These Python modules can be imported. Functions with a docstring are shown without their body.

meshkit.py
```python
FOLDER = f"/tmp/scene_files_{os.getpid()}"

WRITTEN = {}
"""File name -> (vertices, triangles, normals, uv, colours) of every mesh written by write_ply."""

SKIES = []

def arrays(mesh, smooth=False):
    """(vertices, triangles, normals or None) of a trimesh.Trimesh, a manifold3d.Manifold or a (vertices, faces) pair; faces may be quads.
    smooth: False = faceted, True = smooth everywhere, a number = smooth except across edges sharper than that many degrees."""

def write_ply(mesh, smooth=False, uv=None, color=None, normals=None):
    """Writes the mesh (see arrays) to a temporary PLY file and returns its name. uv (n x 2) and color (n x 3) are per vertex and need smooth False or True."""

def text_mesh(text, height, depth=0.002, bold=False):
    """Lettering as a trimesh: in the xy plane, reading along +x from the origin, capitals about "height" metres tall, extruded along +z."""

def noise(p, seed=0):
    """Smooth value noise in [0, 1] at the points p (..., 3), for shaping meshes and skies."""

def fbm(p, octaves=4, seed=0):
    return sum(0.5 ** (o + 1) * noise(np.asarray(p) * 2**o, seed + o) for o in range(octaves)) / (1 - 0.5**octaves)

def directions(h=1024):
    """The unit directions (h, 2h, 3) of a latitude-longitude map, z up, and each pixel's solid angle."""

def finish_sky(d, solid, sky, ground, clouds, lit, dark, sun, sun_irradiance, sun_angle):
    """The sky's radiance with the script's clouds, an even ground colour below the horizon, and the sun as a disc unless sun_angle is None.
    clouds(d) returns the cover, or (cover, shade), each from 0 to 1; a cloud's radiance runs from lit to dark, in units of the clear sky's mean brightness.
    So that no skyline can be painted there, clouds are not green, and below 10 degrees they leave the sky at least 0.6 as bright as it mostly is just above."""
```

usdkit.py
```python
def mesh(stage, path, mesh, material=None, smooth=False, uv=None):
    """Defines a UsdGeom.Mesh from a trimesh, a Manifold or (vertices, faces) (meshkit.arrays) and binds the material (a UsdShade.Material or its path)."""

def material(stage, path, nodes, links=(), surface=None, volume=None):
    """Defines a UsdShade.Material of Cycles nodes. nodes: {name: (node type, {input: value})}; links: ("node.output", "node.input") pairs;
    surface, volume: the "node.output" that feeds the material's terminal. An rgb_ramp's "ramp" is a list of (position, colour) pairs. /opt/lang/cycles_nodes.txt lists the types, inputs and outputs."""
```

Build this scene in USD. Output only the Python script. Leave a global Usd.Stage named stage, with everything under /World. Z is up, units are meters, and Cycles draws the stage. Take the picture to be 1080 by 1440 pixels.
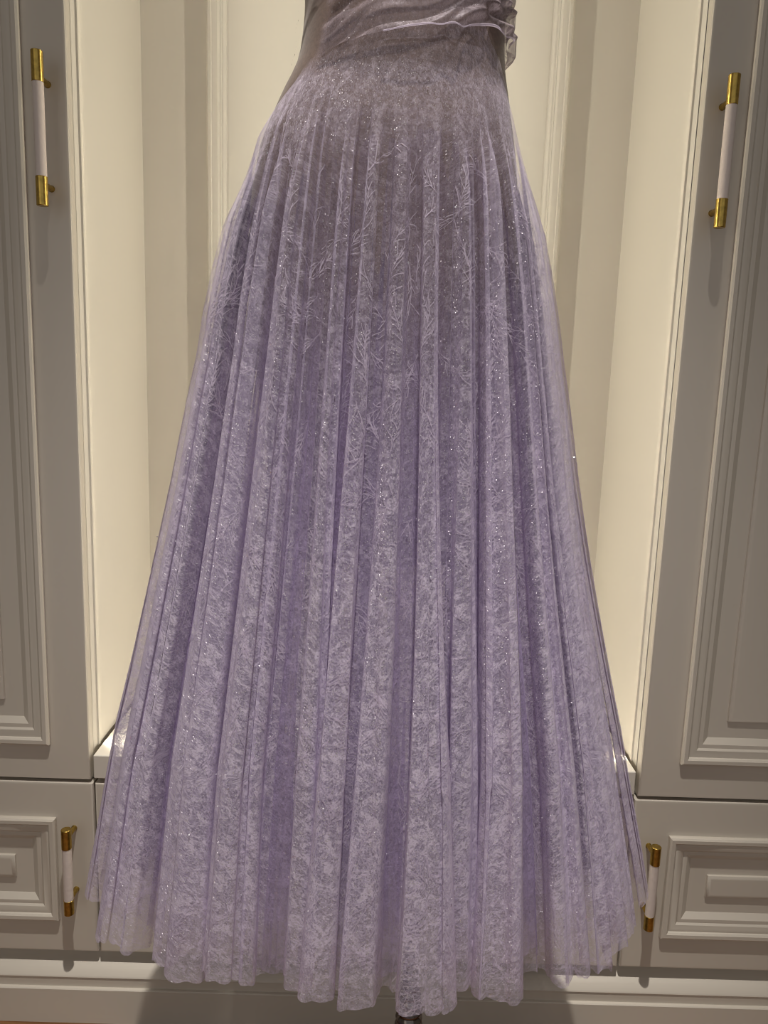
import math
import numpy as np
import trimesh
import usdkit
from pxr import Usd, UsdGeom, UsdLux, UsdShade, Gf, Sdf, Vt

stage = Usd.Stage.CreateInMemory()
UsdGeom.SetStageUpAxis(stage, UsdGeom.Tokens.z)
UsdGeom.SetStageMetersPerUnit(stage, 1.0)
world = UsdGeom.Xform.Define(stage, '/World')
stage.SetDefaultPrim(world.GetPrim())
T = Sdf.ValueTypeNames

# ------------------------------------------------------------------ camera
PITCH, ROLL, YAW = 0.16798, 0.03341, 0.00576
CAM = np.array([0.0, -1.2, 1.1453])


def cam_axes():
    fwd = np.array([math.sin(YAW) * math.cos(PITCH), math.cos(YAW) * math.cos(PITCH), -math.sin(PITCH)])
    rt = np.array([math.cos(YAW), -math.sin(YAW), 0.0])
    up = np.cross(rt, fwd)
    c, s = math.cos(ROLL), math.sin(ROLL)
    return c * rt + s * up, -s * rt + c * up, fwd


_a, _b, _c = cam_axes()
cam = UsdGeom.Camera.Define(stage, '/World/camera')
cam.AddTransformOp().Set(Gf.Matrix4d(*_a, 0, *_b, 0, *(-_c), 0, *CAM, 1))
cam.CreateHorizontalApertureAttr(36.0)
cam.CreateVerticalApertureAttr(48.0)
cam.CreateFocalLengthAttr(36.0)              # 1080 px focal length over 1080 px of width
cam.CreateClippingRangeAttr((0.05, 100.0))
cam.CreateFStopAttr(0.0)
cam.CreateExposureAttr(0.0)

# ------------------------------------------------------------------ light
dome = UsdLux.DomeLight.Define(stage, '/World/room_glow')
dome.CreateIntensityAttr(0.121)
dome.CreateColorAttr(Gf.Vec3f(1.0, 0.98, 0.97))


def lamp(name, pos, target, radius, power, color, cone, soft):
    s = UsdLux.SphereLight.Define(stage, '/World/' + name)
    s.CreateRadiusAttr(radius)
    s.CreateIntensityAttr(power)
    s.CreateColorAttr(Gf.Vec3f(*color))
    s.CreateNormalizeAttr(True)
    sh = UsdLux.ShapingAPI.Apply(s.GetPrim())
    sh.CreateShapingConeAngleAttr(cone)
    sh.CreateShapingConeSoftnessAttr(soft)
    m = Gf.Matrix4d().SetLookAt(Gf.Vec3d(*pos), Gf.Vec3d(*target), Gf.Vec3d(0, 1, 0.01)).GetInverse()
    s.AddTransformOp().Set(m)
    return s


lamp('ceiling_spot', (0.04, -1.0, 3.9), (0.0, -0.42, 0.2), 0.03, 145.0, (1.0, 0.95, 0.88), 17.8, 1.0)


def led(name, x, nx, z0, z1, radiance, color, w=0.0035):
    """An LED strip down in the groove behind a front trim of the niche, shining across the niche."""
    r = UsdLux.RectLight.Define(stage, '/World/' + name)
    r.CreateWidthAttr(w)
    r.CreateHeightAttr(z1 - z0)
    r.CreateIntensityAttr(radiance)
    r.CreateColorAttr(Gf.Vec3f(*color))
    d = np.array([nx, 0.0, 0.0])           # direction of the light
    zx = -d
    yy = np.array([0, 0, 1.0])
    xx = np.cross(yy, zx)
    r.AddTransformOp().Set(Gf.Matrix4d(*xx, 0, *yy, 0, *zx, 0, x, 0.0475, (z0 + z1) / 2, 1))


win = UsdLux.RectLight.Define(stage, '/World/shop_lamp_light')
win.CreateWidthAttr(1.0)
win.CreateHeightAttr(2.0)
win.CreateIntensityAttr(0.38)
win.CreateColorAttr(Gf.Vec3f(1.0, 0.88, 0.72))
win.AddTransformOp().Set(Gf.Matrix4d().SetLookAt(Gf.Vec3d(-1.55, -2.6, 1.3), Gf.Vec3d(0.1, -0.2, 0.9), Gf.Vec3d(0, 0, 1)).GetInverse())
led('led_light', -0.4739, 1, 0.53, 2.15, 310.0, (1.0, 0.94, 0.78))
led('led_light_001', 0.4524, -1, 0.53, 2.15, 310.0, (1.0, 0.94, 0.78))

# ------------------------------------------------------------------ helpers
_used = {}


def numbered(parent, name):
    key = parent + '/' + name
    n = _used.get(key, 0)
    _used[key] = n + 1
    return key if n == 0 else f'{key}_{n:03d}'


def tag(prim, label=None, cat=None, group=None, kind=None):
    p = prim.GetPrim() if hasattr(prim, 'GetPrim') else prim
    for k, v in (('label', label), ('category', cat), ('group', group), ('kind', kind)):
        if v:
            p.SetCustomDataByKey(k, v)
    return p


def obj(name, mesh, mat, parent=None, smooth=30, label=None, kind=None):
    base = '/World' if parent is None else str(parent.GetPath())
    m = usdkit.mesh(stage, numbered(base, name), mesh, mat, smooth=smooth)
    tag(m, label, None, None, kind)
    return m.GetPrim()


def thing(name, label, cat, group=None, loc=(0, 0, 0)):
    x = UsdGeom.Xform.Define(stage, numbered('/World', name))
    x.AddTranslateOp().Set(Gf.Vec3d(*loc))
    return tag(x, label, cat, group)


def raw_mesh(name, v, f, n, mat, parent, uv=None, extra=None, kind=None, label=None):
    m = UsdGeom.Mesh.Define(stage, numbered(str(parent.GetPath()), name))
    m.CreatePointsAttr(Vt.Vec3fArray.FromNumpy(v.astype(np.float32)))
    m.CreateFaceVertexCountsAttr(Vt.IntArray.FromNumpy(np.full(len(f), f.shape[1], np.int32)))
    m.CreateFaceVertexIndicesAttr(Vt.IntArray.FromNumpy(f.astype(np.int32).ravel()))
    m.CreateSubdivisionSchemeAttr('none')
    if n is not None:
        m.CreateNormalsAttr(Vt.Vec3fArray.FromNumpy(n.astype(np.float32)))
        m.SetNormalsInterpolation('vertex')
    pv = UsdGeom.PrimvarsAPI(m)
    if uv is not None:
        pv.CreatePrimvar('st', T.TexCoord2fArray, 'vertex').Set(Vt.Vec2fArray.FromNumpy(uv.astype(np.float32)))
    for k, a in (extra or {}).items():
        pv.CreatePrimvar(k, T.FloatArray, 'vertex').Set(Vt.FloatArray.FromNumpy(a.astype(np.float32)))
    UsdShade.MaterialBindingAPI.Apply(m.GetPrim()).Bind(mat)
    tag(m, label, None, None, kind)
    return m.GetPrim()


def box(x0, x1, y0, y1, z0, z1, ch=0.0):
    """A box, its edges chamfered by ch."""
    if ch <= 0:
        b = trimesh.creation.box([x1 - x0, y1 - y0, z1 - z0])
        b.apply_translation([(x0 + x1) / 2, (y0 + y1) / 2, (z0 + z1) / 2])
        return b
    pts = []
    for sx in (0, 1):
        for sy in (0, 1):
            for sz in (0, 1):
                c = np.array([(x0, x1)[sx], (y0, y1)[sy], (z0, z1)[sz]])
                d = np.array([1 - 2 * sx, 1 - 2 * sy, 1 - 2 * sz]) * ch
                for k in range(3):
                    m = np.array([1, 1, 1])
                    m[k] = 0
                    pts.append(c + d * m)
    return trimesh.convex.convex_hull(np.array(pts))


def lathe(profile, n=32):
    """Revolves (radius, z) pairs about z."""
    return trimesh.creation.revolve(np.array(profile, float), sections=n)


def cat(*ms):
    return trimesh.util.concatenate(list(ms))


def rings(x0, x1, z0, z1, prof, close_mid=False, back=None):
    """Nested mitred rectangles: prof is (inset, height proud of y=0); proud is towards -y."""
    V, F = [], []
    for ins, h in prof:
        V += [(x0 + ins, -h, z0 + ins), (x1 - ins, -h, z0 + ins), (x1 - ins, -h, z1 - ins), (x0 + ins, -h, z1 - ins)]
    k = len(prof)
    for i in range(k - 1):
        for j in range(4):
            a, b = i * 4 + j, i * 4 + (j + 1) % 4
            F.append((a, b, b + 4, a + 4))
    if close_mid:
        a = (k - 1) * 4
        F.append((a, a + 1, a + 2, a + 3))
    if back is not None:                       # closes the ring behind at depth y=back
        V += [(V[(k - 1) * 4 + j][0], back, V[(k - 1) * 4 + j][2]) for j in range(4)]
        V += [(V[j][0], back, V[j][2]) for j in range(4)]
        inn, out = k * 4, k * 4 + 4
        for j in range(4):
            a, b = j, (j + 1) % 4
            if not close_mid:
                F.append(((k - 1) * 4 + a, (k - 1) * 4 + b, inn + b, inn + a))
                F.append((inn + a, inn + b, out + b, out + a))
            F.append((out + a, out + b, b, a))
        if close_mid:
            F.append((out + 3, out + 2, out + 1, out))
    m = trimesh.Trimesh(*_quads(V, F), process=False)
    return m


def _quads(V, F):
    F = np.array(F)
    return np.array(V, float), np.vstack([F[:, [0, 1, 2]], F[:, [0, 2, 3]]])


# ------------------------------------------------------------------ materials
UsdGeom.Scope.Define(stage, '/World/Looks')


def paint(name, col, rough=0.42, bump=0.02):
    return usdkit.material(stage, '/World/Looks/' + name, {
        'g': ('geometry', {}),
        'n': ('noise_texture', {'scale': 2.2, 'detail': 2.0}),
        'r': ('rgb_ramp', {'ramp': [(0.3, [c * 0.965 for c in col]), (0.7, col)]}),
        'n2': ('noise_texture', {'scale': 140.0, 'detail': 2.0}),
        'b': ('bump', {'strength': bump, 'distance': 0.002}),
        'p': ('principled_bsdf', {'roughness': rough, 'specular_ior_level': 0.45}),
    }, [('g.position', 'n.vector'), ('g.position', 'n2.vector'), ('n.fac', 'r.fac'), ('r.color', 'p.base_color'),
        ('n2.fac', 'b.height'), ('b.normal', 'p.normal')], surface='p.BSDF')


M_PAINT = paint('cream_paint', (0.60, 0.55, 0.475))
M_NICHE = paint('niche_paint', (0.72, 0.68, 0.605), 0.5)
M_WALL = paint('wall_paint', (0.62, 0.59, 0.54), 0.7)
M_LEATHER = paint('pale_leather', (0.66, 0.575, 0.53), 0.55, 0.25)


def metal(name, col, rough, wear):
    return usdkit.material(stage, '/World/Looks/' + name, {
        'g': ('geometry', {}),
        'n': ('noise_texture', {'scale': 160.0, 'detail': 4.0}),
        'r': ('rgb_ramp', {'ramp': [(0.35, [c * wear for c in col]), (0.6, col)]}),
        'p': ('principled_bsdf', {'metallic': 1.0, 'roughness': rough}),
    }, [('g.position', 'n.vector'), ('n.fac', 'r.fac'), ('r.color', 'p.base_color')], surface='p.BSDF')


M_BRASS = metal('brushed_brass', (0.56, 0.39, 0.10), 0.27, 0.72)
M_STEM = metal('dark_chrome', (0.22, 0.19, 0.18), 0.12, 0.8)
M_BASE = metal('grey_base_metal', (0.30, 0.33, 0.36), 0.3, 0.9)

M_WOOD = usdkit.material(stage, '/World/Looks/brown_wood', {
    'g': ('geometry', {}),
    'm': ('mapping', {'scale': (3.0, 40.0, 1.0)}),
    'n': ('noise_texture', {'scale': 1.6, 'detail': 5.0, 'distortion': 0.6}),
    'r': ('rgb_ramp', {'ramp': [(0.3, (0.13, 0.055, 0.022)), (0.7, (0.27, 0.125, 0.05))]}),
    'p': ('principled_bsdf', {'roughness': 0.35}),
}, [('g.position', 'm.vector'), ('m.vector', 'n.vector'), ('n.fac', 'r.fac'), ('r.color', 'p.base_color')], surface='p.BSDF')

M_FORM = usdkit.material(stage, '/World/Looks/brown_form_cloth', {
    'g': ('geometry', {}),
    'n': ('noise_texture', {'scale': 300.0, 'detail': 2.0}),
    'r': ('rgb_ramp', {'ramp': [(0.3, (0.115, 0.072, 0.056)), (0.7, (0.16, 0.10, 0.076))]}),
    'p': ('principled_bsdf', {'roughness': 0.7, 'sheen_weight': 0.2}),
}, [('g.position', 'n.vector'), ('n.fac', 'r.fac'), ('r.color', 'p.base_color')], surface='p.BSDF')


def tulle(name, col, base, lace, transl=0.4, glitter=0.012, col2=None):
    """Sheer net: threads of the net and lace veins cover part of the area, the more the flatter one looks along it."""
    col2 = col2 or [min(1, c * 1.22 + 0.03) for c in col]
    N = {
        'tc': ('texture_coordinate', {}),
        'dn': ('attribute', {'attribute': 'dens'}),
        # lace veins: contour lines of warped noise
        'n1': ('noise_texture', {'scale': 46.0, 'detail': 4.0, 'distortion': 0.5}),
        's1': ('math', {'math_type': 'subtract', 'value2': 0.5}),
        'a1': ('math', {'math_type': 'absolute'}),
        'l1': ('map_range', {'range_type': 'smoothstep', 'from_min': 0.005, 'from_max': 0.055, 'to_min': 1.0, 'to_max': 0.0, 'clamp': True}),
        'n2': ('noise_texture', {'scale': 230.0, 'detail': 3.0, 'distortion': 0.5}),
        's2': ('math', {'math_type': 'subtract', 'value2': 0.5}),
        'a2': ('math', {'math_type': 'absolute'}),
        'l2': ('map_range', {'range_type': 'smoothstep', 'from_min': 0.002, 'from_max': 0.035, 'to_min': 1.0, 'to_max': 0.0, 'clamp': True}),
        'n3': ('noise_texture', {'scale': 52.0, 'detail': 4.0, 'roughness': 0.6, 'distortion': 1.6}),
        'l3': ('map_range', {'range_type': 'smoothstep', 'from_min': 0.47, 'from_max': 0.60, 'to_min': 0.0, 'to_max': 1.0, 'clamp': True}),
        'm1': ('math', {'math_type': 'multiply_add', 'value2': 0.09 * lace, 'value3': base}),
        'm2': ('math', {'math_type': 'multiply_add', 'value2': 0.10 * lace}),
        'm3': ('math', {'math_type': 'multiply_add', 'value2': 0.25 * lace}),
        # glitter flecks
        'v': ('voronoi_texture', {'scale': 620.0, 'dimensions': '2D', 'feature': 'f1'}),
        'sc': ('separate_color', {}),
        'gl': ('math', {'math_type': 'greater_than', 'value2': 1.0 - glitter}),
        'gd': ('math', {'math_type': 'less_than', 'value2': 0.34}),
        'gg': ('math', {'math_type': 'multiply'}),
        'dm': ('math', {'math_type': 'multiply'}),
        'gm': ('math', {'math_type': 'multiply', 'use_clamp': True}),
        'cl': ('clamp', {'min': 0.0, 'max': 0.93}),
        'lw': ('layer_weight', {'blend': 0.5}),
        'cs': ('math', {'math_type': 'subtract', 'value1': 1.0}),
        'cm': ('math', {'math_type': 'maximum', 'value2': 0.36}),
        'iv': ('math', {'math_type': 'divide', 'value1': 1.0}),
        'om': ('math', {'math_type': 'subtract', 'value1': 1.0}),
        'pw': ('math', {'math_type': 'power'}),
        'al': ('math', {'math_type': 'subtract', 'value1': 1.0}),
        'ag': ('math', {'math_type': 'maximum'}),
        'mx': ('mix_color', {'a': col, 'b': col2}),
        'mg': ('mix_color', {'b': (1.0, 0.97, 1.0)}),
        'gr': ('map_range', {'from_min': 0.0, 'from_max': 1.0, 'to_min': 0.6, 'to_max': 1.4}),
        'da': ('math', {'math_type': 'multiply'}),
        'ls': ('math', {'math_type': 'maximum'}),
        'lh': ('math', {'math_type': 'multiply', 'value2': 0.3}),
        'd': ('diffuse_bsdf', {}),
        'tr': ('translucent_bsdf', {}),
        'mt': ('mix_closure', {'fac': transl}),
        'sh': ('glossy_bsdf', {'roughness': 0.45, 'color': (0.8, 0.76, 0.84)}),
        'ms': ('mix_closure', {'fac': 0.05}),
        # flecks of glitter lie at all angles in the net
        'ge': ('geometry', {}),
        'vs': ('vector_math', {'math_type': 'subtract', 'vector2': (0.5, 0.5, 0.5)}),
        'va': ('vector_math', {'math_type': 'multiply_add', 'vector2': (1.5, 1.5, 1.5)}),
        'vn': ('vector_math', {'math_type': 'normalize'}),
        'gs': ('glossy_bsdf', {'roughness': 0.55, 'color': (0.95, 0.90, 0.96)}),
        'mf': ('mix_closure', {}),
        'gh': ('math', {'math_type': 'multiply', 'value2': 0.55}),
        'tp': ('transparent_bsdf', {}),
        'o': ('mix_closure', {}),
    }
    L = [('tc.UV', 'n1.vector'), ('n1.fac', 's1.value1'), ('s1.value', 'a1.value1'), ('a1.value', 'l1.value'),
         ('tc.UV', 'n2.vector'), ('n2.fac', 's2.value1'), ('s2.value', 'a2.value1'), ('a2.value', 'l2.value'),
         ('tc.UV', 'n3.vector'), ('n3.fac', 'l3.value'),
         ('l1.result', 'm1.value1'), ('l2.result', 'm2.value1'), ('m1.value', 'm2.value3'), ('l3.result', 'm3.value1'), ('m2.value', 'm3.value3'),
         ('tc.UV', 'v.vector'), ('v.color', 'sc.color'), ('sc.r', 'gl.value1'), ('v.distance', 'gd.value1'), ('gl.value', 'gg.value1'), ('gd.value', 'gg.value2'),
         ('m3.value', 'da.value1'), ('sc.g', 'gr.value'), ('gr.result', 'da.value2'), ('da.value', 'dm.value1'), ('dn.fac', 'dm.value2'), ('dm.value', 'cl.value'),
         ('lw.facing', 'cs.value2'), ('cs.value', 'cm.value1'), ('cm.value', 'iv.value2'),
         ('cl.result', 'om.value2'), ('om.value', 'pw.value1'), ('iv.value', 'pw.value2'), ('pw.value', 'al.value2'),
         ('al.value', 'ag.value1'), ('gg.value', 'gm.value1'), ('dn.fac', 'gm.value2'), ('gm.value', 'ag.value2'),
         ('l3.result', 'ls.value1'), ('l2.result', 'ls.value2'), ('ls.value', 'lh.value1'), ('lh.value', 'mx.fac'), ('mx.result', 'mg.a'), ('gg.value', 'mg.fac'),
         ('mg.result', 'd.color'), ('mg.result', 'tr.color'), ('d.BSDF', 'mt.closure1'), ('tr.BSDF', 'mt.closure2'),
         ('mt.closure', 'ms.closure1'), ('sh.BSDF', 'ms.closure2'),
         ('v.color', 'vs.vector1'), ('vs.vector', 'va.vector1'), ('ge.normal', 'va.vector3'), ('va.vector', 'vn.vector1'), ('vn.vector', 'gs.normal'),
         ('gg.value', 'gh.value1'), ('gh.value', 'mf.fac'), ('ms.closure', 'mf.closure1'), ('gs.BSDF', 'mf.closure2'),
         ('tp.BSDF', 'o.closure1'), ('mf.closure', 'o.closure2'), ('ag.value', 'o.fac')]
    return usdkit.material(stage, '/World/Looks/' + name, N, L, surface='o.closure')


M_OVER = tulle('lace_tulle', (0.80, 0.71, 0.91), 0.31, 0.85, 0.18, 0.10)
M_MID = tulle('lilac_tulle', (0.56, 0.46, 0.69), 0.30, 0.45, 0.2, 0.006)
M_LINING = tulle('purple_lining_tulle', (0.38, 0.27, 0.47), 0.72, 0.2, 0.2, 0.0)
M_BODICE = tulle('bodice_tulle', (0.42, 0.345, 0.38), 0.34, 0.55, 0.4, 0.012)
M_THREAD = usdkit.material(stage, '/World/Looks/embroidery_thread', {
    'd': ('diffuse_bsdf', {'color': (0.82, 0.74, 0.86)}),
    't': ('translucent_bsdf', {'color': (0.82, 0.74, 0.86)}),
    'm': ('mix_closure', {'fac': 0.4}),
    'tp': ('transparent_bsdf', {}),
    'o': ('mix_closure', {'fac': 0.5}),
}, [('d.BSDF', 'm.closure1'), ('t.BSDF', 'm.closure2'), ('tp.BSDF', 'o.closure1'), ('m.closure', 'o.closure2')], surface='o.closure')
M_SEQUIN = usdkit.material(stage, '/World/Looks/sequin', {
    'p': ('principled_bsdf', {'base_color': (0.95, 0.95, 1.0), 'metallic': 0.6, 'roughness': 0.25}),
}, [], surface='p.BSDF')

# ------------------------------------------------------------------ setting
floor = obj('floor', box(-2.0, 2.0, -2.5, 0.6, -0.05, 0.008), M_WOOD, kind='structure')
for i in range(26):
    y1 = 0.60 - i * 0.12
    for k in range(3):
        x0 = -2.0 + k * 1.6 - (0.55 if i % 2 else 0.0)
        a, b = max(x0, -2.0), min(x0 + 1.6, 2.0)
        if b - a > 0.05:
            obj('plank', box(a + 0.0008, b - 0.0008, y1 - 0.1192, y1, 0.008, 0.012, 0.0008), M_WOOD, floor, smooth=False)
obj('wall_back', box(-2.0, 2.0, 0.62, 0.72, 0.0, 4.05), M_WALL, kind='structure')
obj('wall_left', box(-2.1, -2.0, -2.5, 0.62, 0.0, 4.05), M_WALL, kind='structure')
obj('wall_right', box(2.0, 2.1, -2.5, 0.62, 0.0, 4.05), M_WALL, kind='structure')
obj('ceiling', box(-4.0, 4.0, -5.0, 0.72, 4.05, 4.15), M_WALL, kind='structure')

# plinth under all the cabinets: ogee lip, then a flat board standing a little proud of it
XW0, XW1 = -0.96, 0.95
PLP = [(0.05, 0.0), (-0.014, 0.0), (-0.014, 0.078), (-0.0125, 0.0795), (-0.008, 0.080), (-0.008, 0.097), (-0.0095, 0.099), (-0.0085, 0.102),
       (-0.002, 0.110), (0.004, 0.114), (0.012, 0.119), (0.022, 0.124), (0.030, 0.134), (0.05, 0.136)]
_v = np.array([(x, y, z) for x in (XW0, XW1) for (y, z) in PLP])
_n = len(PLP)
_f = [(i, (i + 1) % _n, _n + (i + 1) % _n, _n + i) for i in range(_n)]
_m = trimesh.Trimesh(*_quads(_v, _f), process=False)
obj('baseboard_front', _m, M_PAINT, smooth=25, kind='structure')

# ------------------------------------------------------------------ cabinet doors
D_EDGE = [(0.0, -0.020), (0.0, -0.0035), (0.0012, -0.0010), (0.0045, 0.0)]
MOULD = [(0.0, -0.0005), (0.0005, 0.0075), (0.0035, 0.0095), (0.0095, 0.0092), (0.0125, 0.0068), (0.0135, 0.0046), (0.0150, 0.0050), (0.0185, 0.0050),
         (0.0250, 0.0034), (0.0285, 0.0008), (0.0300, 0.0012), (0.0350, 0.0010), (0.0405, -0.0028), (0.0450, -0.0060)]
INS = 0.0635


def door_on(parent, x0, x1, z0, z1, hinge, handle, name='door'):
    if handle is None:                          # the plain front under the ledge
        return obj(name, rings(x0, x1, z0, z1, D_EDGE, close_mid=True, back=0.019), M_PAINT, parent, smooth=25)
    d = obj(name, rings(x0, x1, z0, z1, D_EDGE + [(INS, 0.0), (INS, -0.012)], back=0.019), M_PAINT, parent, smooth=25)
    obj('moulding', rings(x0 + INS, x1 - INS, z0 + INS, z1 - INS, MOULD, back=0.011), M_PAINT, d, smooth=20)
    i2 = INS + 0.0450
    pan = [(0.0, -0.0062), (0.030, -0.0062), (0.0305, -0.0025), (0.034, -0.0010), (0.037, -0.0008)]
    obj('raised_panel', rings(x0 + i2, x1 - i2, z0 + i2, z1 - i2, pan, close_mid=True, back=0.010), M_PAINT, d, smooth=20)
    if handle:
        hx, hz0, hz1, cap_l, cap_u, p0, p1 = handle
        r, s = 0.0083, -0.033

        def cyl(z0, z1, rr, c=0.0008):
            m = lathe([(0, z0), (rr - c, z0), (rr, z0 + c), (rr, z1 - c), (rr - c, z1), (0, z1)], 36)
            m.apply_translation([hx, s, 0])
            return m

        def post(z):
            m = lathe([(0, -0.001), (0.0050, -0.001), (0.0050, 0.0015), (0.0042, 0.0025), (0.0042, 0.031), (0, 0.031)], 24)
            m.apply_transform(trimesh.transformations.rotation_matrix(math.pi / 2, [1, 0, 0]))
            m.apply_translation([hx, 0, z])
            return m
        obj('handle_cap', cyl(hz0, cap_l, r), M_BRASS, d, smooth=40, label='lower brass end of the pull handle')
        obj('handle_cap', cyl(cap_u, hz1, r), M_BRASS, d, smooth=40, label='upper brass end of the pull handle')
        obj('handle_grip', cyl(cap_l - 0.002, cap_u + 0.002, r - 0.0006, 0.0002), M_LEATHER, d, smooth=40, label='pale pink leather grip of the pull handle')
        obj('handle_post', post(p0), M_BRASS, d, smooth=40)
        obj('handle_post', post(p1), M_BRASS, d, smooth=40)
    return d


ZT = 2.36
w = thing('wardrobe', 'tall cream wardrobe with raised panel door left of the lit niche', 'wardrobe', loc=(0, 0, 0))
obj('body', cat(box(-0.4962, -0.4779, 0.0215, 0.60, 0.468, ZT), box(-0.958, -0.940, 0.0215, 0.60, 0.468, ZT),
                box(-0.940, -0.4962, 0.0215, 0.60, 0.468, 0.486), box(-0.940, -0.4962, 0.0215, 0.60, ZT - 0.018, ZT),
                box(-0.940, -0.4962, 0.588, 0.60, 0.486, ZT - 0.018)), M_PAINT, w, smooth=False)
door_on(w, -0.955, -0.4728, 0.4675, ZT, 'l', (-0.5005, 1.379, 1.586, 1.4195, 1.5445, 1.410, 1.553))
w = thing('wardrobe', 'tall cream wardrobe with raised panel door right of the lit niche', 'wardrobe')
obj('body', cat(box(0.4569, 0.4752, 0.0215, 0.60, 0.468, ZT), box(0.920, 0.938, 0.0215, 0.60, 0.468, ZT),
                box(0.4752, 0.920, 0.0215, 0.60, 0.468, 0.486), box(0.4752, 0.920, 0.0215, 0.60, ZT - 0.018, ZT),
                box(0.4752, 0.920, 0.588, 0.60, 0.486, ZT - 0.018)), M_PAINT, w, smooth=False)
door_on(w, 0.4528, 0.935, 0.4675, ZT, 'r', (0.479, 1.381, 1.587, 1.4210, 1.5465, 1.408, 1.555))


def base_cab(label, bx0, bx1, dx0, dx1, zt, handle):
    w = thing('base_cabinet', label, 'cabinet')
    obj('body', cat(box(bx0, bx0 + 0.018, 0.0215, 0.60, 0.138, zt), box(bx1 - 0.018, bx1, 0.0215, 0.60, 0.138, zt),
                    box(bx0 + 0.018, bx1 - 0.018, 0.0215, 0.60, 0.138, 0.156), box(bx0 + 0.018, bx1 - 0.018, 0.0215, 0.60, zt - 0.018, zt),
                    box(bx0 + 0.018, bx1 - 0.018, 0.588, 0.60, 0.156, zt - 0.018)), M_PAINT, w, smooth=False)
    door_on(w, dx0, dx1, 0.1425, 0.4615, 'l', handle)


base_cab('low cream cabinet with brass handle under the left wardrobe', -0.958, -0.4690, -0.955, -0.4685, 0.4665, (-0.5025, 0.241, 0.397, 0.268, 0.362, 0.264, 0.379))
base_cab('low cream cabinet below the niche ledge, behind the lilac skirt', -0.4685, 0.4475, -0.4655, 0.4445, 0.4695, None)
base_cab('low cream cabinet with brass handle under the right wardrobe', 0.4480, 0.938, 0.4480, 0.935, 0.4665, (0.4785, 0.244, 0.398, 0.271, 0.365, 0.266, 0.378))

# ------------------------------------------------------------------ lit niche
NX0, NX1, ND = -0.4735, 0.4523, 0.354
n = thing('display_niche', 'lit cream open niche between the two wardrobes, with ledge and framed back', 'niche')
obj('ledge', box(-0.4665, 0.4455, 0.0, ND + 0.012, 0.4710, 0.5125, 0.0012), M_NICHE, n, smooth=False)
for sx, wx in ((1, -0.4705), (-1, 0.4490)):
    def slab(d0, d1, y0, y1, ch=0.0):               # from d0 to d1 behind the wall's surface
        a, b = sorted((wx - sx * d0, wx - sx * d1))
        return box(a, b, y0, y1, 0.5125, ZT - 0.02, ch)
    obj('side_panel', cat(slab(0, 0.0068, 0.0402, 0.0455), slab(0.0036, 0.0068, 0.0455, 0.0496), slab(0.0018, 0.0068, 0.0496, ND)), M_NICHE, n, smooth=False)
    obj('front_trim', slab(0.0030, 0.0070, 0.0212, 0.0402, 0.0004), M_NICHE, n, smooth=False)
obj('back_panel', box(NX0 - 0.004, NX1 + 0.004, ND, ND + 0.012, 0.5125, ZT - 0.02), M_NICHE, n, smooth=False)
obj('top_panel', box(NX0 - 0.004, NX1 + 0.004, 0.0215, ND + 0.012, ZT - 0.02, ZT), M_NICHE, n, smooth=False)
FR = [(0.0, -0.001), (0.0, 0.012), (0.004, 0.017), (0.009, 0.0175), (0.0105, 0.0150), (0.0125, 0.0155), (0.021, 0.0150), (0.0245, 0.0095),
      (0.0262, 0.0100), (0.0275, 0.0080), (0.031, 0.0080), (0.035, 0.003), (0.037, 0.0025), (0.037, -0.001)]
fm = rings(-0.348, 0.328, 0.62, ZT - 0.10, FR)
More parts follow.
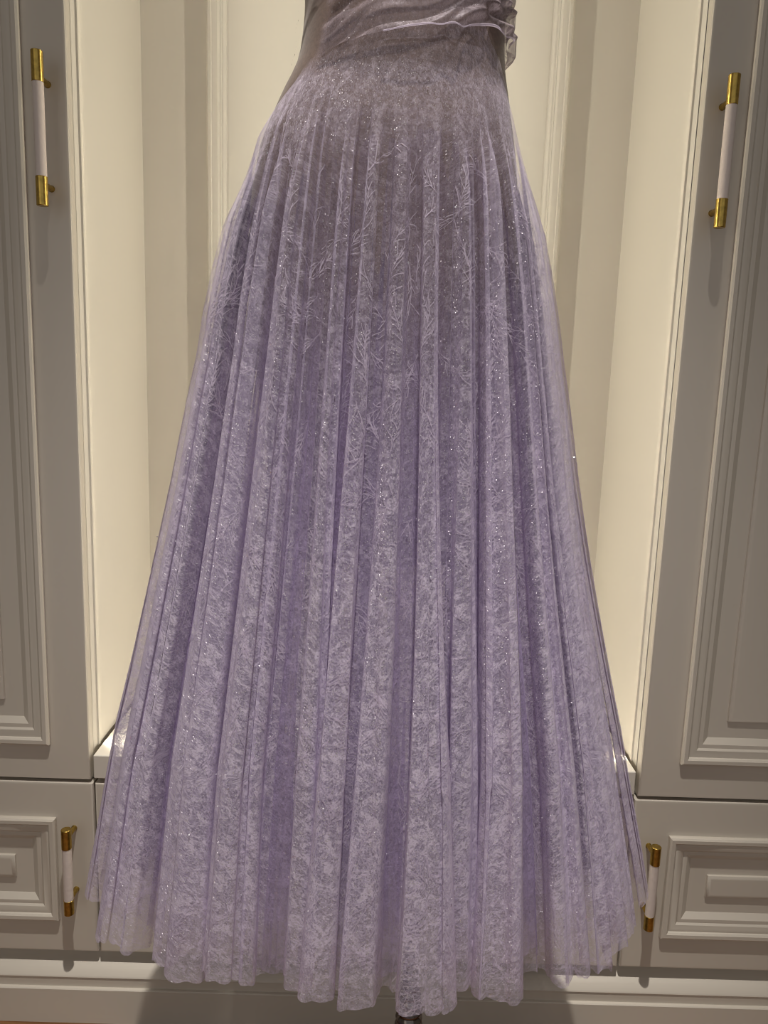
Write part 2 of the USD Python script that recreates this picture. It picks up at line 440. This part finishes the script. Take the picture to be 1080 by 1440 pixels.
fm.apply_translation([0, ND, 0])
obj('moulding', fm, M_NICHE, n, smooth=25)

# ------------------------------------------------------------------ dress form
CX = lambda z: 0.010 + 0.004 * (z - 1.3)
CY = -0.245
# silhouette of the skirt (z, left x, right x), seen edge on at y = CY
SIL = np.array([
    (1.575, -0.106, 0.129), (1.535, -0.105, 0.127), (1.513, -0.110, 0.129), (1.492, -0.117, 0.134), (1.470, -0.128, 0.139), (1.446, -0.144, 0.147),
    (1.414, -0.164, 0.156), (1.365, -0.181, 0.172), (1.318, -0.199, 0.188), (1.276, -0.210, 0.198), (1.228, -0.221, 0.209), (1.169, -0.231, 0.220),
    (1.117, -0.243, 0.231), (1.020, -0.263, 0.249), (0.929, -0.284, 0.269), (0.863, -0.299, 0.285), (0.777, -0.319, 0.307), (0.698, -0.339, 0.328),
    (0.627, -0.353, 0.345), (0.523, -0.372, 0.371), (0.440, -0.388, 0.390)])[::-1]


def sil(z):
    return np.interp(z, SIL[:, 0], SIL[:, 1]), np.interp(z, SIL[:, 0], SIL[:, 2])


DEP_Z = [0.40, 0.44, 0.70, 1.00, 1.25, 1.38, 1.47, 1.55, 1.62]
DEP_B = [0.194, 0.192, 0.178, 0.152, 0.130, 0.118, 0.104, 0.092, 0.092]
dep = lambda z: np.interp(z, DEP_Z, DEP_B)


def loft(levels, nphi=64, cap=True):
    """levels: (z, xl, xr, depth front, depth back, y centre)"""
    V, F = [], []
    ph = np.linspace(0, 2 * np.pi, nphi, endpoint=False)
    for z, xl, xr, df, db, cy in levels:
        x = (xl + xr) / 2 + (xr - xl) / 2 * np.sin(ph)
        c = -np.cos(ph)
        V.append(np.c_[x, cy + np.where(c < 0, df, db) * c, np.full(nphi, z)])
    k = len(levels)
    for i in range(k - 1):
        for j in range(nphi):
            a, b = i * nphi + j, i * nphi + (j + 1) % nphi
            F.append((a, a + nphi, b + nphi, b))
    V = np.vstack(V)
    V, F = _quads(V, F)
    if cap:
        for i, flip in ((0, False), (k - 1, True)):
            V = np.vstack([V, V[i * nphi:(i + 1) * nphi].mean(0)])
            c = len(V) - 1
            F = np.vstack([F, [(c, i * nphi + j, i * nphi + (j + 1) % nphi)[::-1 if flip else 1] for j in range(nphi)]])
    return trimesh.Trimesh(V, F, process=False)


form = thing('dress_form', 'brown cloth dress form on a dark ringed stem, inside the lilac gown', 'mannequin')
LV = []
for z, xl, xr, df, db in [(0.93, -0.118, 0.128, .070, .085), (0.96, -0.126, 0.137, .075, .092), (1.05, -0.142, 0.150, .083, .104), (1.15, -0.155, 0.157, .086, .115), (1.25, -0.163, 0.158, .087, .118),
                          (1.33, -0.164, 0.153, .086, .114), (1.40, -0.155, 0.146, .085, .104), (1.46, -0.131, 0.135, .083, .094), (1.51, -0.108, 0.126, .084, .086),
                          (1.56, -0.103, 0.124, .080, .083), (1.62, -0.106, 0.130, .086, .087), (1.70, -0.124, 0.144, .104, .092), (1.77, -0.130, 0.150, .110, .094),
                          (1.84, -0.136, 0.156, .092, .090), (1.91, -0.150, 0.170, .074, .080), (1.95, -0.120, 0.140, .062, .072), (1.98, -0.060, 0.080, .050, .060),
                          (2.02, -0.045, 0.065, .047, .052), (2.08, -0.043, 0.063, .046, .050)]:
    LV.append((z, xl, xr, df, db, CY))
# smooth the levels
LV = np.array(LV)
zz = np.linspace(0.93, 2.08, 90)
from scipy.interpolate import PchipInterpolator
LV = np.c_[zz, PchipInterpolator(LV[:, 0], LV[:, 1:])(zz)]
obj('torso', loft(LV, 72), M_FORM, form, smooth=True)
SX = 0.064
nk = lathe([(0, 2.07), (0.048, 2.07), (0.050, 2.078), (0.048, 2.090), (0.020, 2.098), (0.010, 2.11), (0.014, 2.125), (0.0, 2.14)], 40)
nk.apply_translation([0.010, CY, 0])
obj('neck_cap', nk, M_STEM, form, smooth=40)
pr = [(0, 0.03), (0.016, 0.03)]
z = 0.05
r = 0.0155
for k in range(70):
    zc = 0.05 + k * 0.0125
    base = 0.0100 + 0.0075 * math.exp(-((zc - 0.245) / 0.055) ** 2) if zc > 0.245 else 0.0175 + 0.010 * min(1, (0.245 - zc) / 0.1)
    pr += [(base - 0.0022, zc), (base - 0.0010, zc + 0.0025), (base + 0.0012, zc + 0.0045), (base + 0.0014, zc + 0.0062), (base - 0.0010, zc + 0.0085), (base - 0.0022, zc + 0.0105)]
pr += [(0.008, 0.94), (0, 0.94)]
st = lathe(pr, 36)
st.apply_translation([SX, -0.255, 0.012])
obj('stem', st, M_STEM, form, smooth=35)
bs = lathe([(0, 0.0), (0.150, 0.0), (0.152, 0.004), (0.150, 0.010), (0.125, 0.018), (0.07, 0.030), (0.038, 0.045), (0.028, 0.060), (0.0, 0.060)], 64)
bs.apply_translation([SX, -0.255, 0.012])
obj('base', bs, M_BASE, form, smooth=35)

# ------------------------------------------------------------------ the gown
rng = np.random.default_rng(11)
dress = thing('evening_gown', 'lilac lace tulle gown with ruched waist and long gathered skirt', 'dress')


def sm(x, a, b):
    t = np.clip((x - a) / (b - a), 0, 1)
    return t * t * (3 - 2 * t)


def pnoise(x, k, r):
    """Smooth periodic noise in s in [0,1) with k harmonics."""
    y = np.zeros_like(x)
    for h in range(1, k + 1):
        y += r.normal() / math.sqrt(k) * np.sin(2 * np.pi * h * x + r.uniform(0, 6.28))
    return y


def normals_of(P, closed=True):
    dt = np.gradient(P, axis=0)
    if closed:
        ds = np.roll(P, -1, 1) - np.roll(P, 1, 1)
    else:
        ds = np.gradient(P, axis=1)
    nn = np.cross(ds, -dt)
    return nn / np.maximum(np.linalg.norm(nn, axis=2, keepdims=True), 1e-9)


def grid_faces(Tn, Fn):
    i, j = np.meshgrid(np.arange(Tn - 1), np.arange(Fn), indexing='ij')
    a, b = i * Fn + j, i * Fn + (j + 1) % Fn
    return np.stack([a.ravel(), (a + Fn).ravel(), (b + Fn).ravel(), b.ravel()], 1)


def phi_of_s(s, a=0.39, b=0.2, p=2.1):
    ph = np.linspace(0, 2 * np.pi, 8001)
    rr = (np.abs(np.sin(ph) / a) ** p + np.abs(np.cos(ph) / b) ** p) ** (-1 / p)
    x, y = rr * np.sin(ph), -rr * np.cos(ph)
    L = np.r_[0, np.cumsum(np.hypot(np.diff(x), np.diff(y)))]
    return np.interp(s * L[-1], L, ph)


def skirt(seed, z_top, z_hem, shrink_x, shrink_y, comps, Fn=1100, Tn=150, hem_wave=0.012, irregular=2.3, pleat0=1.42):
    """A gathered skirt layer as a grid P[t, s]. comps: (number of folds, amplitude at pleat top, at hem, overlap, power)."""
    r = np.random.default_rng(seed)
    s = np.arange(Fn) / Fn
    ph = phi_of_s(s)
    zt = z_top(ph)
    hem = z_hem + hem_wave * pnoise(s, 40, r) + 0.0026 * pnoise(s, 330, r)
    t = np.linspace(0, 1, Tn)[:, None] ** 0.95
    Z = zt[None] + (hem - zt)[None] * t
    q = np.clip((pleat0 - Z) / (pleat0 - z_hem), 0, 1)              # 0 where the pleats start, 1 at the hem
    dn, tn, crest = np.zeros_like(Z), np.zeros_like(Z), None
    for nf, a0, a1, ov, pw in comps:
        warp = pnoise(s, max(3, nf // 3), r) * irregular
        wander = (0.6 * pnoise(s, 9, r))[None] * np.sin(q * 2.4 + r.uniform(0, 6)) + (0.35 * pnoise(s, 14, r))[None] * q
        size = np.clip(1 + 0.5 * pnoise(s, max(4, nf // 2), r), 0.35, 1.9)[None]
        psi = (2 * np.pi * nf * s + warp)[None] + wander
        start = sm(pleat0 + 0.03 * pnoise(s, 24, r)[None] - Z, -0.02, 0.09)
        A = (a0 * (1 - q ** pw) + a1 * q ** pw) * size * start
        cs = np.tanh(1.6 * np.cos(psi)) / 0.92
        dn += A * cs
        lam = 1.55 * (0.25 + 0.75 * q) / nf / (2 * np.pi)
        wide = -0.25 + 1.1 * q + 0.35 * pnoise(s, max(4, nf // 2), r)[None]       # the panels open over the gaps further down
        lean = 0.5 * pnoise(s, 8, r)[None]
        tn += lam * ov * (wide * np.sin(psi) + 0.75 * np.sin(2 * psi) + lean * np.cos(psi)) * start * np.clip(size, 0.6, 1.3)
        if crest is None:
            crest = 1 - start + start * (0.5 + 0.5 * cs)
    amp = sum(max(c[1], c[2]) for c in comps)
    out = sum((c[1] * (1 - q ** c[4]) + c[2] * q ** c[4]) for c in comps) * 0.85
    xl, xr = sil(Z)
    p = 2.0 + 0.10 * q
    db = dep(Z)
    a = np.where(np.sin(ph)[None] >= 0, xr - CX(Z), CX(Z) - xl) * np.where(np.sin(ph)[None] >= 0, shrink_x ** 1.7, shrink_x) - out
    b = db * shrink_y - out
    rr = (np.abs(np.sin(ph)[None] / a) ** p + np.abs(np.cos(ph)[None] / b) ** p) ** (-1 / p)
    B = np.stack([CX(Z) + rr * np.sin(ph)[None], CY - rr * np.cos(ph)[None], Z], 2)
    tg = np.roll(B, -1, 1) - np.roll(B, 1, 1)
    tg[..., 2] = 0
    tg /= np.maximum(np.linalg.norm(tg, axis=2, keepdims=True), 1e-9)
    nn = np.stack([tg[..., 1], -tg[..., 0], np.zeros_like(Z)], 2)
    P = B + nn * dn[..., None] + tg * tn[..., None]
    P[..., 2] += 0.10 * dn * (0.2 + 0.8 * q)
    # even out the threads round each row, so that the cloth is not stretched in the folds (row starts at the back)
    P = np.roll(P, Fn // 2, 1)
    C = np.concatenate([P, P[:, :1]], 1)
    L = np.concatenate([np.zeros((Tn, 1)), np.cumsum(np.linalg.norm(np.diff(C, axis=1), axis=2), 1)], 1)
    per = L[:, -1]
    w = np.linspace(0, 1, Tn)[:, None] > 0.25
    fr = (L / per[:, None] * w).sum(0) / w.sum()
    fr = np.broadcast_to(0.85 * fr + 0.15 * np.arange(Fn + 1) / Fn, L.shape)
    g = np.arange(Fn) / Fn
    crest = np.roll(crest, Fn // 2, 1)
    crest = np.concatenate([crest, crest[:, :1]], 1)
    P = np.stack([np.stack([np.interp(g, fr[k], C[k, :, c]) for c in range(3)], 1) for k in range(Tn)])
    crest = np.stack([np.interp(g, fr[k], crest[k]) for k in range(Tn)])
    u = (g - 0.5)[None] * np.maximum(per, 1.3)[:, None]
    return P, np.stack([u, P[..., 2] - 0.4], 2), crest


def add_layer(name, P, uv, dens, mat, label=None, parent=None):
    Tn, Fn = P.shape[:2]
    # repeat the seam column so that the cloth coordinates do not run backwards there
    P2 = np.concatenate([P, P[:, :1]], 1)
    step = uv[:, -1:] - uv[:, -2:-1]
    uv2 = np.concatenate([uv, uv[:, -1:] + step], 1)
    N2 = normals_of(P)
    N2 = np.concatenate([N2, N2[:, :1]], 1)
    d2 = np.concatenate([dens, dens[:, :1]], 1)
    i, j = np.meshgrid(np.arange(Tn - 1), np.arange(Fn), indexing='ij')
    a = i * (Fn + 1) + j
    f = np.stack([a.ravel(), (a + Fn + 1).ravel(), (a + Fn + 2).ravel(), (a + 1).ravel()], 1)
    return raw_mesh(name, P2.reshape(-1, 3), f, N2.reshape(-1, 3), mat, parent or dress, uv2.reshape(-1, 2), {'dens': d2.ravel()}, label=label)


# lining, middle tulle, lace overlay: each a gathered skirt of its own
def back_thin(P, least):
    """The skirts are gathered into the front; behind they hang thinner."""
    return least + (1 - least) * (1 - sm(P[..., 1] - CY, -0.05, 0.04))


def bare_flank(P):
    """0 on the left flank above the slanting edge of the gathered tulle, where it leaves the form bare, 1 elsewhere."""
    xl = np.interp(P[..., 2], [1.415, 1.430, 1.447, 1.49, 1.56, 1.62], [-9.0, -0.165, -0.140, -0.082, -0.066, -0.060])
    return sm(P[..., 0] - xl, -0.004, 0.004)


P, uv, crest = skirt(5, lambda ph: np.full_like(ph, 1.545), 0.500, 0.89, 0.76, [(19, 0.001, 0.012, 0.8, 1.0), (47, 0.002, 0.003, 0.6, 1.0)], 900, 110, 0.006)
dens = (1 - sm(P[..., 2], 1.46, 1.50)) * (0.12 + 0.88 * sm(1.30 - P[..., 2], 0.0, 0.36)) * (1 - 0.8 * sm(0.62 - P[..., 2], 0.0, 0.12))
add_layer('lining', P, uv, dens * back_thin(P, 0.6), M_LINING, 'plain purple tulle lining')
P, uv, crest = skirt(8, lambda ph: np.full_like(ph, 1.430), 0.458, 0.93, 0.82, [(23, 0.0015, 0.012, 0.9, 0.9), (58, 0.002, 0.003, 0.8, 1.0)], 1000, 130, 0.008)
dens = (0.10 + 0.90 * sm(1.32 - P[..., 2], 0.0, 0.42)) * (0.7 + 0.4 * crest) * (1 - 0.5 * sm(0.58 - P[..., 2], 0.0, 0.12))
add_layer('tulle_underskirt', P, uv, dens * back_thin(P, 0.5), M_MID)
P, uv, crest = skirt(21, lambda ph: 1.540 + 0.018 * np.sin(ph), 0.446, 1.0, 1.0,
                     [(31, 0.0055, 0.020, 1.05, 0.7), (73, 0.0034, 0.0046, 0.8, 0.8), (9, 0.0, 0.008, 0.3, 1.3)], 1700, 180, 0.008)
zz = P[..., 2]
dens = (0.38 + 0.97 * sm(1.44 - zz, 0.0, 0.80)) * (1.0 - 0.6 * sm(zz, 1.458, 1.482)) * bare_flank(P) * (0.66 + 0.46 * crest) * (1 - 0.45 * sm(0.545 - zz, 0.0, 0.09))
over = add_layer('lace_overlay', P, uv, dens * back_thin(P, 0.5), M_OVER)
OP, ON = P, normals_of(P)


# embroidered sprigs on the overlay: fine ribbons lying on the cloth
def sprig(r):
    """Polylines (in metres, in the plane of the cloth) of one leafy sprig."""
    out = []
    L = r.uniform(0.045, 0.10)
    bend = r.uniform(-1.3, 1.3)
    k = np.linspace(0, 1, 10)
    ang = bend * k
    stem = np.cumsum(np.c_[np.sin(ang), np.cos(ang)] * L / 9, 0)
    out.append(stem)
    for i in range(1, 10):
        for sd in (-1, 1):
            if r.random() < 0.3:
                continue
            l = r.uniform(0.010, 0.028) * (1.1 - 0.5 * k[i])
            a0 = ang[i] + sd * r.uniform(0.3, 0.8)
            aa = a0 + sd * np.linspace(0, r.uniform(-0.7, 0.5), 5)
            out.append(stem[i] + np.cumsum(np.vstack([[0, 0], np.c_[np.sin(aa), np.cos(aa)] * l / 5]), 0))
    return out


def embroider(P, N, count, r, width=0.0004):
    Tn, Fn = P.shape[:2]
    per = np.linalg.norm(np.diff(P, axis=1), axis=2)
    per = per.mean(1)                                   # metres per column, by row
    rowm = np.linalg.norm(np.diff(P, axis=0), axis=2).mean(1)
    rowm = np.r_[rowm, rowm[-1]]
    V, F, Nn = [], [], []
    base = 0
    for _ in range(count):
        ti = r.uniform(0.09, 0.99) ** 0.75 * (Tn - 1)
        sj = (0.5 + r.uniform(-0.30, 0.30)) * Fn
        rot = r.uniform(0, 2 * np.pi) if r.random() < 0.4 else r.choice([0, np.pi]) + r.normal() * 0.5
        c, sn = math.cos(rot), math.sin(rot)
        i0 = int(ti)
        for line in sprig(r):
            x, y = line[:, 0] * c - line[:, 1] * sn, line[:, 0] * sn + line[:, 1] * c
            tt = ti + y / rowm[i0]
            if tt.max() > Tn - 1.01 or tt.min() < 1:
                continue
            ss = (sj + x / per[i0]) % Fn
            a, b = tt.astype(int), ss.astype(int)
            fa, fb = (tt - a)[:, None], (ss - b)[:, None]
            b1 = (b + 1) % Fn
            def bil(G):
                return (G[a, b] * (1 - fb) + G[a, b1] * fb) * (1 - fa) + (G[a + 1, b] * (1 - fb) + G[a + 1, b1] * fb) * fa
            q_, nn = bil(P), bil(N)
            nn /= np.maximum(np.linalg.norm(nn, axis=1, keepdims=True), 1e-6)
            q_ = q_ + nn * 0.0007
            tg = np.gradient(q_, axis=0)
            sd = np.cross(tg, nn)
            sd /= np.maximum(np.linalg.norm(sd, axis=1, keepdims=True), 1e-9)
            if np.linalg.norm(np.diff(q_, axis=0), axis=1).max() > 0.02:
                continue
            w = width * r.uniform(0.7, 1.5)
            k = len(q_)
            V += [q_ - sd * w, q_ + sd * w]
            Nn += [nn, nn]
            idx = np.arange(k - 1)
            F.append(np.stack([base + idx, base + k + idx, base + k + idx + 1, base + idx + 1], 1))
            base += 2 * k
    return np.vstack(V), np.vstack(F), np.vstack(Nn)


V, F, Nn = embroider(OP, ON, 800, np.random.default_rng(3))
raw_mesh('embroidery', V, F, Nn, M_THREAD, over, kind='stuff', label='pale lilac thread sprigs and blossoms sewn on the tulle')

# ruched bodice, waist seam, sequins
def bodice():
    Fn, Tn = 420, 130
    ph = np.linspace(0, 2 * np.pi, Fn, endpoint=False)
    Z = np.linspace(1.80, 1.500, Tn)[:, None] * np.ones(Fn)[None]
    r = np.random.default_rng(4)
    xl = np.interp(Z, LV[:, 0], LV[:, 1]) - 0.009
    xr = np.interp(Z, LV[:, 0], LV[:, 2]) + 0.006
    df = np.interp(Z, LV[:, 0], LV[:, 3]) + 0.009
    db = np.interp(Z, LV[:, 0], LV[:, 4]) + 0.009
    lean = Z - 0.020 * np.sin(ph)[None] * 1.6
    g = 0.0045 * np.sin(lean * 210 + 0.9 * np.sin(ph * 5)[None] + 2.0 * np.sin(ph * 2 + 1)[None]) + 0.0025 * np.sin(lean * 390 + 3 * np.sin(ph * 7)[None])
    g *= 0.45 + 0.55 * sm(np.sin(ph), 0.2, 0.9)[None]
    c = -np.cos(ph)[None]
    X = (xl + xr) / 2 + ((xr - xl) / 2 + g) * np.sin(ph)[None]
    Y = CY + (np.where(c < 0, df, db) + g) * c
    Zt = Z + (1 - sm(Z, 1.50, 1.53)) * 0.0 + (0.022 * np.sin(ph)[None] + 0.004) * (1 - sm(Z, 1.50, 1.62)) * np.where(c < 0, 1, 0.3)
    P = np.stack([X, Y, Zt], 2)
    uv = np.stack([ph[None] / 6.283 * 0.8 * np.ones_like(Z), Z], 2)
    return P, uv


BP, buv = bodice()
bod = add_layer('bodice', BP, buv, (0.55 + 0.5 * sm(BP[..., 0], 0.09, 0.12)) * bare_flank(BP), M_BODICE, 'ruched sheer bodice')
edge = BP[-1]
nrm = normals_of(BP)[-1]
th = np.linspace(0, 2 * np.pi, 8, endpoint=False)
rad = 0.0008
V = (edge[:, None] + nrm[:, None] * (rad * np.cos(th)[None, :, None] + 0.0015) + np.array([0, 0, 1.0]) * rad * np.sin(th)[None, :, None])
Fn = len(edge)
F = [(i * 8 + j, ((i + 1) % Fn) * 8 + j, ((i + 1) % Fn) * 8 + (j + 1) % 8, i * 8 + (j + 1) % 8) for i in range(Fn) for j in range(8) if i < 0.25 * Fn or i > 0.975 * Fn]
obj('waist_seam', trimesh.Trimesh(*_quads(V.reshape(-1, 3), F), process=False), M_THREAD, bod, smooth=True)

r = np.random.default_rng(9)
ms = []
for k in range(150):
    ti, sj = int(r.uniform(0.08, 0.99) * (OP.shape[0] - 1)), int((0.5 + r.uniform(-0.28, 0.28)) * OP.shape[1])
    p, nn = OP[ti, sj], ON[ti, sj]
    d = trimesh.creation.cylinder(0.0009, 0.0004, sections=8)
    t_ = nn + r.normal(size=3) * 0.5
    d.apply_transform(trimesh.geometry.align_vectors([0, 0, 1], t_ / np.linalg.norm(t_)))
    d.apply_translation(p + nn * 0.0015)
    ms.append(d)
obj('sequin', cat(*ms), M_SEQUIN, over, smooth=False, kind='stuff', label='tiny clear sequins')
